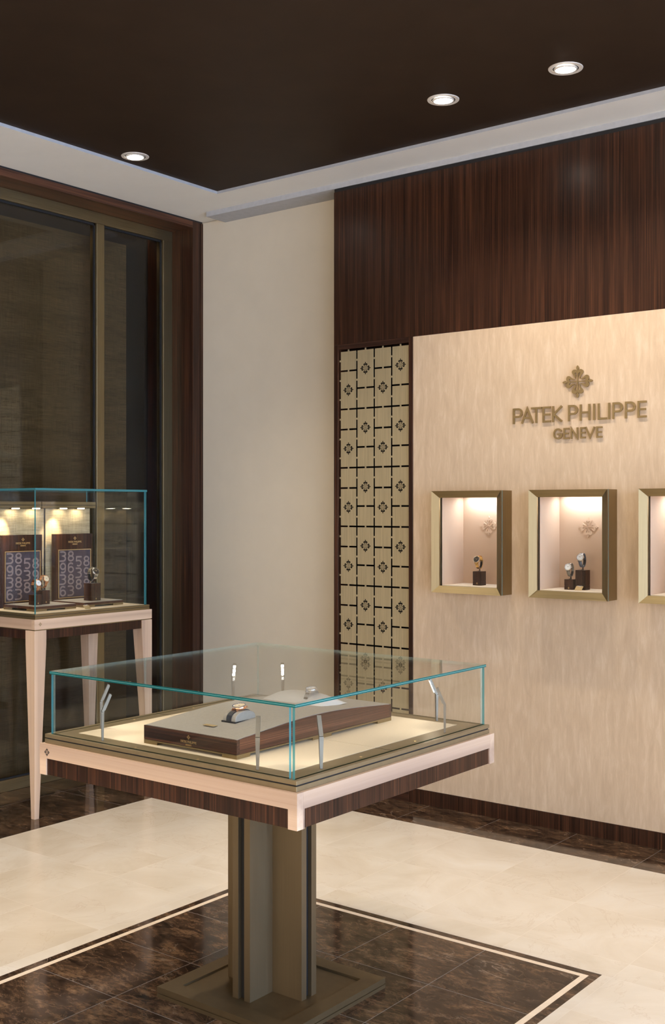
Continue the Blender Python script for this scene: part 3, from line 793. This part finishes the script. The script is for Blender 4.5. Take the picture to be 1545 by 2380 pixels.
gt_ = m_.build('glass_top', ['clear_glass', 'glass_edge_top', 'glass_edge_light', 'glass_edge_painted_pale'], dt)
# the eight small lamps
LAMPS = [(-1.986, 2.238), (-1.862, 2.349), (-1.866, 2.962), (-1.990, 3.110), (-2.598, 2.240), (-2.742+0.0, 2.359), (-2.765, 2.985), (-2.640, 3.110)]
for (x, y) in LAMPS:
    d = Vector((px-x, py-y)).normalized()
    if (x, y) == (-2.742, 2.359): d = Vector((0.55, 0.83)).normalized()
    # snap to the diagonal, as the heads all look to the middle of the deck
    s_ = Vector((-d.y, d.x))
    def W3(a, b_, z): return (x+s_.x*a+d.x*b_, y+s_.y*a+d.y*b_, z)
    m_ = MB(); rings = []
    for z, wa, wb in ((0.8188, 0.0036, 0.0030), (0.895, 0.0058, 0.0040), (0.903, 0.0058, 0.0040)):
        rings.append([W3(-wa, -wb, z), W3(wa, -wb, z), W3(wa, wb, z), W3(-wa, wb, z)])
    m_.loft(rings); post = m_.build('lamp_post', 'lamp_bronze', dt)
    m_ = MB(); rings = []
    for t, wa, wb in ((0.0, 0.0056, 0.0036), (0.056, 0.0056, 0.0030)):
        zz = 0.9045+t*math.cos(R(24)); bb = t*math.sin(R(24))
        rings.append([W3(-wa, bb-wb, zz), W3(wa, bb-wb, zz), W3(wa, bb+wb, zz-0.002), W3(-wa, bb+wb, zz-0.002)])
    m_.loft(rings)
    for sa in (-1, 1):      # narrow cheeks either side of the leds
        rings = []
        for tt, wb in ((0.006, 0.0036), (0.054, 0.0030)):
            zz = 0.9045+tt*math.cos(R(24)); bb = tt*math.sin(R(24))+wb
            rings.append([W3(sa*0.0048, bb, zz-0.002), W3(sa*0.0056, bb, zz-0.002), W3(sa*0.0056, bb+0.0017, zz-0.0028), W3(sa*0.0048, bb+0.0017, zz-0.0028)])
        m_.loft(rings)
    hd = m_.build('lamp_head', 'lamp_bronze', post, off=(CX_, CY_, 0))
    m_ = MB()
    for t in (0.014, 0.029, 0.044):
        def F(a, tt):
            wb = 0.0036-0.0006*tt/0.056
            return W3(a, tt*math.sin(R(24))+wb+0.0004, 0.9045+tt*math.cos(R(24))-0.0022)
        m_.poly([F(-0.0042, t-0.0055), F(0.0042, t-0.0055), F(0.0042, t+0.0055), F(-0.0042, t+0.0055)])
    m_.build('lamp_led', 'led_table', post, off=(CX_, CY_, 0))
    L = bpy.data.lights.new('lamp_light', 'SPOT'); L.energy = 0.17; L.spot_size = R(76); L.spot_blend = 0.9; L.shadow_soft_size = 0.006; L.color = (1, 0.93, 0.80)
    lo = bpy.data.objects.new('lamp_light', L); COL.objects.link(lo); lo.parent = dt
    pos = Vector(W3(0, 0.026, 0.938)); tgt = Vector(W3(0, 0.115, 0.818))
    lo.location = pos-Vector((CX_, CY_, 0)); lo.rotation_euler = (tgt-pos).to_track_quat('-Z', 'Y').to_euler()
m_ = MB(); emblem(m_, TX0+0.034, 0.7665, 0.0125, 0.0125, fr_y(TY0), 0.0004); m_.build('emblem', 'dark_gap', dt, label='small dark cross emblem on the maple rail')
clean(dt)

# arched plinth inside the centre table
QX0, QX1, QY0, QY1 = -2.474, -2.108, 2.290, 3.024
pt = thing('display_plinth', 'long wooden plinth with a gently arched grey top inside the centre table', 'display stand', (CX_, CY_, 0.8188))
def ztop(y):
    u = (y-QY0)/(QY1-QY0); return 0.8725+0.0205*math.sin(PI*min(1, max(0, u)))**1.2
n = 24; ys = [QY0+(QY1-QY0)*k/n for k in range(n+1)]
m_ = MB(); zl = 0.8315
m_.prism([(QX0, zl), (QX1, zl), (QX1, ztop(QY0)-0.001), (QX0, ztop(QY0)-0.001)], lambda a, b, d: (a, QY0+0.012-d, b), 0.012, 1)
m_.prism([(QX0, zl), (QX1, zl), (QX1, ztop(QY1)-0.001), (QX0, ztop(QY1)-0.001)], lambda a, b, d: (a, QY1-d, b), 0.012, 1)
side = [(QY0+0.0121, zl), (QY1-0.0121, zl)]+[(min(max(y, QY0+0.0121), QY1-0.0121), ztop(y)-0.001) for y in ys[::-1]]
for (a, b_) in ((QX0, QX0+0.010), (QX1-0.010, QX1)):
    m_.prism(side, lambda p_, q_, r_, a=a: (a+r_, p_, q_), b_-a, 0)
m_.build('wooden_side', ['macassar_along_y', 'macassar_along_x'], pt)
m_ = MB(); tp = [(ys[0]+0.004, 0.8335)]+[(ys[-1]-0.004, 0.8335)]+[(min(max(y, QY0+0.004), QY1-0.004), ztop(y)) for y in ys[::-1]]
m_.prism(tp, lambda p_, q_, r_: (QX0+0.004+r_, p_, q_), QX1-QX0-0.008)
m_.build('grey_top', 'plinth_grey', pt)
m_ = MB(); 
m_.box(QX0, QX1, QY0, QY1, 0.8265, 0.8305)
fw_ = 0.055
for (a, b_) in ((QX0, QX0+fw_), (QX1-fw_, QX1)):
    for (c, d) in ((QY0, QY0+fw_), (QY1-fw_-0.02, QY1), (QY0+0.33, QY0+0.42)): m_.box(a, b_, c, d, 0.8188, 0.8265)
m_.build('metal_base', 'bronze_x', pt)
BX(QX0+0.004, QX1-0.004, QY0+0.004, QY1-0.004, 0.8305, 0.8335).build('shadow_gap', 'dark_gap', pt)
m_ = MB(); wordmark(m_, -2.292, 0.8645, 0.062, fr_y(QY0), 0.0004); m_.build('lettering', 'gold_inlay', pt)
# watch cushion 1: short arch rising from a slot, axis along x
def cushion(x0, x1, yc, hw, hgt, z0, mat, name, nn=18, lab=None):
    m2 = MB(); rings = []
    for k in range(nn+1):
        t = PI*k/nn; y = yc-hw*math.cos(t); z = z0+hgt*math.sin(t)**0.62
        rings.append((y, z))
    prof = [(yc-hw, z0-0.02), ]+rings+[(yc+hw, z0-0.02)]
    m2.prism(prof, lambda p_, q_, r_: (x0+r_, p_, q_), x1-x0)
    return m2.build(name, mat, pt, label=lab, bevel=0.002)
cushion(-2.288, -2.238, 2.470, 0.044, 0.030, 0.8835, 'cushion_grey', 'watch_cushion')
BX(-2.290, -2.236, 2.422, 2.518, 0.8780, 0.8866).build('slot_edge', 'dark_gap', pt)
# rear white pad carrying the second watch
m_ = MB(); N = 22; rows = []
cxp, cyp, ax_, ay_ = -2.312, 2.822, 0.130, 0.066
for j in range(N+1):
    v_ = -1+2*j/N; row = []
    for i in range(N+1):
        u_ = -1+2*i/N
        hh = max(0.0, 1-abs(u_)**3.0)**0.8*max(0.0, 1-abs(v_)**2.2)**0.8
        row.append((cxp+ax_*u_, cyp+ay_*v_, 0.886+0.033*hh))
    rows.append(row)
for j in range(N):
    for i in range(N): m_.poly([rows[j][i], rows[j][i+1], rows[j+1][i+1], rows[j+1][i]])
m_.build('white_pad', 'cushion_white', pt, smooth=True, label='smooth pale raised pad at the rear')
clean(pt)
def lay_watch(w, x, y, z, rz, tiltx):
    w.location = (x, y, z); w.rotation_euler = (tiltx, 0, rz)
# dial turned upwards: loop axis stays along x
w1_ = make_watch('wristwatch', 'rose gold watch on a black strap draped over the grey table cushion', None, 'rose_gold', 'black_leather', 'dial_champagne', False, True, (0, 0, 0), 0, 1.0)
lay_watch(w1_, -2.263, 2.440, 0.8715, 0, R(-58)); w1_.scale = (1.15,)*3
bpy.context.view_layer.update()
for ch in list(w1_.children):
    if ch.name.startswith('strap'): bpy.data.objects.remove(ch)
m_ = MB(); rings = []
for k in range(23):
    t = PI*k/22; y = 2.470-0.0445*math.cos(t); z = 0.8835+0.030*math.sin(t)**0.62; nz = 0.0022
    ny = -math.cos(t)*nz
    rings.append([(-2.2722, y+ny*0.3, z+0.0004), (-2.2540, y+ny*0.3, z+0.0004), (-2.2540, y+ny, z+nz), (-2.2722, y+ny, z+nz)])
m_.loft(rings); st_ = m_.build('strap', 'black_leather', None)
st_.parent = w1_; st_.matrix_parent_inverse = w1_.matrix_world.inverted()
w2__ = make_watch('wristwatch', 'steel gem-set watch over the pale pad at the rear of the table plinth', None, 'steel', 'steel', 'dial_white', True, True, (0, 0, 0), 0, 1.0)
lay_watch(w2__, -2.262, 2.778, 0.8885, 0, R(-58))
nc = BX(-2.305, -2.262, 2.360, 2.378, 0.8806, 0.8814).build('name_card', 'card_gold')
tag(nc, 'small flat gold card lying on the grey plinth top before the cushion', 'sign')

# ------------------------------------------------------------------ left display cabinet on tapered legs
KX0, KX1, KY0, KY1 = -5.015, -4.512, 3.466, 4.233
dc = thing('display_cabinet', 'glass display cabinet on four tapered maple legs before the window', 'cabinet', ((KX0+KX1)/2, (KY0+KY1)/2, 0))
kb, kt = 0.9168, 0.9661
for (c, d) in ((KY0+0.0003, KY0+0.024), (KY1-0.024, KY1-0.0003)): BX(KX0+0.024, KX1-0.024, c, d, kb, kt).build('maple_rail', 'maple_x', dc)
for (a, b_) in ((KX0, KX0+0.024), (KX1-0.024, KX1)): BX(a, b_, KY0, KY1, kb, kt).build('maple_rail', 'maple_y', dc)
BX(KX0+0.004, KX1-0.004, KY0+0.004, KY1-0.004, 0.9120, kb).build('bronze_strip', 'bronze_y', dc)
m_ = MB(); q_ = 0.006
m_.box(KX0+0.07, KX1-0.07, KY0+q_, KY0+0.022, 0.868, 0.912); m_.box(KX0+0.07, KX1-0.07, KY1-0.022, KY1-q_, 0.868, 0.912)
m_.box(KX0+q_, KX0+0.022, KY0+0.07, KY1-0.07, 0.868, 0.912); m_.box(KX1-0.022, KX1-q_, KY0+0.07, KY1-0.07, 0.868, 0.912)
m_.build('apron', 'macassar_vertical', dc)
BX(KX0+0.022, KX1-0.022, KY0+0.022, KY1-0.022, 0.872, 0.9655).build('table_core', 'black_metal', dc)
tw, bw_ = 0.070, 0.026
for sx in (0, 1):
    for sy in (0, 1):
        cx0 = KX1 if sx else KX0; cy0 = KY1 if sy else KY0; dx = -1 if sx else 1; dy = -1 if sy else 1
        rings = []
        for z, wd in ((0.001, bw_), (0.845, tw), (0.912, tw)):
            rings.append([(cx0, cy0, z), (cx0+dx*wd, cy0, z), (cx0+dx*wd, cy0+dy*wd, z), (cx0, cy0+dy*wd, z)])
        MB().loft(rings).build('leg', 'maple_z', dc)
j0, j1, j2, j3 = KX0+0.010, KX1-0.006, KY0+0.008, KY1-0.012
m_ = MB(); m_.box(j0, j1, j2, j3, kt, 0.9785); m_.box(j0, j1, j2, j3, 0.9805, 0.991); m_.build('bronze_tray', 'bronze_y', dc)
BX(j0+0.002, j1-0.002, j2+0.002, j3-0.002, 0.9785, 0.9805).build('shadow_gap', 'dark_gap', dc)
BX(j0+0.016, j1-0.016, j2+0.016, j3-0.016, 0.991, 0.992).build('fabric_inlay', 'deck_fabric', dc)
g0, g1, g2, g3 = j0+0.006, KX1-0.008, KY0+0.012, 4.200
ZT0, ZT1 = 1.5935, 1.6040
m_ = MB(); pane_x(m_, g1, g2, g3, 0.008, 0.991, ZT0); m_.build('glass_pane', ['clear_glass', 'glass_edge'], dc)
m_ = MB(); pane_y(m_, g0, g1-0.0085, g2, 0.008, 0.991, ZT0); m_.build('glass_pane', ['clear_glass', 'glass_edge'], dc)
m_ = MB(); pane_y(m_, g0, g1-0.0085, g3-0.008, 0.008, 0.991, ZT0); m_.build('glass_pane', ['clear_glass', 'glass_edge'], dc)
m_ = MB(); m_.box(g0-0.003, g1+0.003, g2-0.003, g3+0.003, ZT0, ZT1, side={'-x': 1, '+x': 1, '-y': 1, '+y': 1})
m_.build('glass_top', ['clear_glass', 'glass_edge'], dc)
for (c, d) in ((g2+0.010, 3.874), (3.886, g3-0.011)):
    BX(-4.985, -4.965, c, d, 0.992, 1.505).build('back_panel', 'linen_panel', dc)
BX(-4.984, -4.968, 3.874, 3.886, 0.992, 1.505).build('panel_joint', 'dark_gap', dc)
for (c, d) in ((g2+0.010, 3.819), (3.824, g3-0.011)):
    m_ = MB(); m_.box(-4.985, -4.915, c, d, 1.507, 1.5215); m_.box(-4.985, -4.915, c, d, 1.5245, 1.541)
    lb = m_.build('light_bar', 'bronze_y', dc)
m_ = MB(); m_.box(-4.983, -4.917, g2+0.012, g3-0.013, 1.5215, 1.5245); m_.build('light_bar_core', 'dark_gap', dc)
for y in (3.66, 3.79, 3.97, 4.09):
    m_ = MB(); m_.box(-4.946, -4.920, y-0.024, y+0.024, 1.503, 1.507, side={'-z': 1, '+x': 1}); m_.build('led_lamp', ['black_metal', 'led_warm'], dc)
for y, e_ in ((3.62, 1.0), (3.955, 0.8)):
    L = bpy.data.lights.new('cabinet_light', 'SPOT'); L.energy = 5.0*e_; L.spot_size = R(62); L.spot_blend = 0.8; L.shadow_soft_size = 0.01; L.color = (1, 0.80, 0.52)
    lo = bpy.data.objects.new('cabinet_light', L); COL.objects.link(lo); lo.parent = dc
    pos = Vector((-4.900, y, 1.500)); tgt = Vector((-4.975, y-0.04, 1.33))
    lo.location = pos-Vector(dc['_org']); lo.rotation_euler = (tgt-pos).to_track_quat('-Z', 'Y').to_euler()
for y in (3.66, 3.85, 4.05):
    L = bpy.data.lights.new('cabinet_light', 'SPOT'); L.energy = 1.6; L.spot_size = R(80); L.spot_blend = 0.8; L.shadow_soft_size = 0.01; L.color = (1, 0.85, 0.65)
    lo = bpy.data.objects.new('cabinet_light', L); COL.objects.link(lo); lo.parent = dc
    pos = Vector((-4.895, y, 1.500)); tgt = Vector((-4.70, y, 1.0))
    lo.location = pos-Vector(dc['_org']); lo.rotation_euler = (tgt-pos).to_track_quat('-Z', 'Y').to_euler()
m_ = MB(); emblem(m_, KY0+0.034, 0.9425, 0.010, 0.010, fr_x(KX1), 0.0004); m_.build('emblem', 'sign_bronze', dc, label='small cross emblem on the maple rail')
clean(dc)

# two upright boards with number pictures
def board(y0, label):
    w_ = 0.262; x = -4.925
    o = thing('display_board', label, 'display board', (x, y0+w_/2, 0.992), 'wooden boards standing at the back of the glass cabinet')
    BX(x-0.022, x, y0, y0+w_, 0.9925, 1.367).build('board_body', 'macassar_vertical', o)
    py0, py1, pz0, pz1 = y0+0.026, y0+0.250, 1.020, 1.283
    m2 = MB()
    for (a, b_, c, d) in ((py0, py1, pz0, pz0+0.004), (py0, py1, pz1-0.004, pz1), (py0, py0+0.004, pz0+0.004, pz1-0.004), (py1-0.004, py1, pz0+0.004, pz1-0.004)):
        m2.box(x, x+0.003, a, b_, c, d)
    m2.build('picture_frame', 'gold_inlay', o)
    pic = BX(x, x+0.001, py0+0.004, py1-0.004, pz0+0.004, pz1-0.004).build('picture', 'picture_ground', o)
    m2 = MB(); cols = ['3936', '8683', '5383', '8989']; cwid = (py1-py0-0.008)/4.0
    for ci, s in enumerate(cols):
        for ri, ch in enumerate(s):
            zb_ = pz1-0.008-ri*0.0625-(0.030 if ci > 1 else 0.0); za = zb_-0.058
            ya = py0+0.004+ci*cwid+0.002; yb_ = ya+cwid-0.004
            if za < pz0+0.005 or zb_ > pz1-0.005: continue
            letter(m2, ch, ya, yb_, za, zb_, 0.0085, fr_x(x+0.001), 0.0006)
    m2.build('number_pattern', 'picture_line', pic, off=(x, y0+w_/2, 0.992))
    m2 = MB(); wordmark(m2, y0+0.140, 1.353, 0.090, fr_x(x), 0.0005); m2.build('lettering', 'gold_inlay', o)
    clean(o); return o
b1 = board(3.570, 'wooden number-picture board at the left end of the glass cabinet')
b2 = copy_tree(b1, (-4.925, 3.912+0.131, 0.992), label='wooden number-picture board right of the panel joint in the glass cabinet')
def tray(y0, y1, x0, x1, label):
    o = thing('display_tray', label, 'tray', ((x0+x1)/2, (y0+y1)/2, 0.992), 'low dark trays in the glass cabinet')
    BX(x0, x1, y0, y1, 1.0035, 1.016).build('tray_body', 'macassar_along_y', o)
    BX(x0+0.004, x1-0.004, y0+0.004, y1-0.004, 1.016, 1.0175).build('tray_top', 'plinth_grey', o)
    m2 = MB()
    for (c, d) in ((y0, y0+0.07), (y1-0.07, y1)):
        for (a, b_) in ((x0, x0+0.07), (x1-0.07, x1)): m2.box(a, b_, c, d, 0.992, 1.0035)
    m2.box(x0+0.002, x1-0.002, y0+0.07, y1-0.07, 1.0005, 1.0035)
    m2.build('tray_foot', 'bronze_y', o); clean(o); return o
tray(3.560, 3.815, -4.885, -4.628, 'low dark tray under two rose gold watches in the glass cabinet')
tray(3.868, 4.134, -4.885, -4.628, 'low dark tray under the steel watch in the glass cabinet')
ZQ = 1.0175
Q90 = PI/2
make_block('low dark block under the front rose gold cabinet watch', -4.727, 3.636, ZQ, 0.046, 0.051, Q90, None, cuff=True)
make_watch('wristwatch', 'rose gold cabinet watch in front, behind the glass corner', None, 'rose_gold', 'rose_gold', 'dial_white', True, False, (-4.727, 3.636, ZQ+0.051+0.014), Q90, 1.0)
make_block('taller dark block under the rear rose gold cabinet watch', -4.738, 3.694, ZQ, 0.046, 0.070, Q90, None, cuff=True)
make_watch('wristwatch', 'rear rose gold cabinet watch on the taller block', None, 'rose_gold', 'rose_gold', 'dial_champagne', True, False, (-4.738, 3.694, ZQ+0.070+0.014), Q90, 1.0)
make_block('tall dark block under the steel cabinet watch', -4.718, 3.998, ZQ, 0.062, 0.092, Q90, None, emb=True)
make_watch('wristwatch', 'steel bracelet cabinet watch standing before the right board', None, 'steel', 'steel', 'dial_dark', True, False, (-4.718, 3.998, ZQ+0.092+0.010), Q90, 1.18)
name_card('small gold card on the cabinet floor before the right tray', -4.556, 3.833, 0.992, Q90, 0.036, 0.026)

# ------------------------------------------------------------------ ceiling downlights
def downlight(x, y, tilt, label, group, e=40, seen=True):
    o = thing('ceiling_downlight', label, 'ceiling light', (x, y, Z2), group)
    n = 40
    prof = [(0.050, 0.004), (0.0525, -0.003), (0.068, -0.003), (0.0695, 0.0)]
    m2 = MB(); rings = [cyl_ring((x, y, Z2), r, n, 'z', z) for r, z in prof]
    m2.loft(rings, cap=False); m2.build('trim_ring', 'fixture_white', o, smooth=False)
    m2 = MB(); m2.loft([cyl_ring((x, y, Z2-0.0015), 0.0525, n, 'z', 0), cyl_ring((x, y, Z2-0.0012), 0.0525, n, 'z', 0)]); m2.build('recess', 'dark_gap', o)
    d = Vector((tilt[0], tilt[1], -1)).normalized()
    ex = d.cross(Vector((0, 1, 0))).normalized(); ey = d.cross(ex).normalized(); d_l = d.copy(); d = Vector((tilt[0]*0.2, tilt[1]*0.2, -1)).normalized(); ex = d.cross(Vector((0, 1, 0))).normalized(); ey = d.cross(ex).normalized(); c0 = Vector((x, y, Z2-0.0055))
    def rg(r, h_): return [tuple(c0+ex*r*math.cos(2*PI*k/n)+ey*r*math.sin(2*PI*k/n)+d*h_) for k in range(n)]
    m2 = MB(); m2.loft([rg(0.047, -0.003), rg(0.047, 0.001), rg(0.041, 0.0015), rg(0.040, -0.001)], cap=False); m2.build('gimbal', 'fixture_white', o)
    m2 = MB(); m2.poly(rg(0.0405, 0.0004)); m2.build('lens', 'lamp_lens', o)
    d = d_l; L = bpy.data.lights.new('downlight', 'SPOT'); L.energy = e; L.spot_size = R(96); L.spot_blend = 0.85; L.shadow_soft_size = 0.035; L.color = (1, 0.87, 0.71)
    lo = bpy.data.objects.new('downlight', L); COL.objects.link(lo); lo.parent = o
    lo.location = Vector((0, 0, -0.012))+d*0.012; lo.rotation_euler = d.to_track_quat('-Z', 'Y').to_euler()
    clean(o); return o
G = 'round recessed downlights in the brown ceiling'
downlight(-4.291, 3.912, (0.15, 0), 'round recessed downlight beside the left edge of the brown ceiling', G)
downlight(-2.646, 4.188, (0, 0.25), 'round recessed downlight above the wood panelling, left of the pair at right', G, 30)
downlight(-2.070, 4.192, (0, 0.25), 'topmost round recessed downlight at the right in the brown ceiling', G, 28)
for k, (x, y, tl, en) in enumerate([(-1.494, 4.192, (0, 0.25), 25), (-0.3, 4.192, (0, 0.25), 30), (-2.75, 2.30, (0, 0), 36), (-3.22, 2.30, (-0.2, 0.05), 60), (-1.7, 2.9, (0, 0), 30), (-3.7, 1.6, (-0.1, 0.1), 75), (-2.3, 1.0, (-0.1, 0.1), 40),
                         (-0.5, 2.2, (0, 0.1), 38), (0.9, 3.2, (-0.1, 0.1), 38), (-0.8, 0.2, (-0.2, 0.3), 38), (0.9, 0.9, (-0.3, 0.3), 38), (-3.3, -0.8, (0, 0), 38), (-0.8, -1.6, (0, 0), 38), (1.2, -1.6, (0, 0), 38)]):
    downlight(x, y, tl, 'round recessed downlight added out of view to fill the room with light', G, en)  # unseen fixtures added as fill light for floor and walls

# ------------------------------------------------------------------ world, camera, colour
wd = bpy.data.worlds.new('World'); S.world = wd; wd.use_nodes = True
nt = wd.node_tree; nt.nodes.clear()
out = nt.nodes.new('ShaderNodeOutputWorld'); bg = nt.nodes.new('ShaderNodeBackground')
tc = nt.nodes.new('ShaderNodeTexCoord'); sx = nt.nodes.new('ShaderNodeSeparateXYZ'); nt.links.new(tc.outputs['Generated'], sx.inputs[0])
rp = nt.nodes.new('ShaderNodeMapRange'); rp.inputs[1].default_value = 0.45; rp.inputs[2].default_value = 0.95
nt.links.new(sx.outputs[0], rp.inputs[0])
col = mixc(nt, (1.05, 0.83, 0.63), (1.45, 2.0, 3.0), rp.outputs[0])
nt.links.new(col, bg.inputs[0]); bg.inputs[1].default_value = 2.6
nt.links.new(bg.outputs[0], out.inputs[0])

cam = bpy.data.cameras.new('camera'); co = bpy.data.objects.new('camera', cam); COL.objects.link(co)
co.location = (0, 0, 1.5); co.rotation_euler = (R(90), 0, R(37.83))
cam.sensor_fit = 'VERTICAL'; cam.sensor_height = 24.0; cam.lens = 2650*24.0/2380
cam.shift_y = (1184-1190)/2380*1.0
cam.clip_start = 0.05
S.camera = co
S.view_settings.view_transform = 'Standard'
S.view_settings.look = 'None'
S.view_settings.gamma = 1
S.view_settings.use_curve_mapping = False
S.view_settings.exposure = 0.68
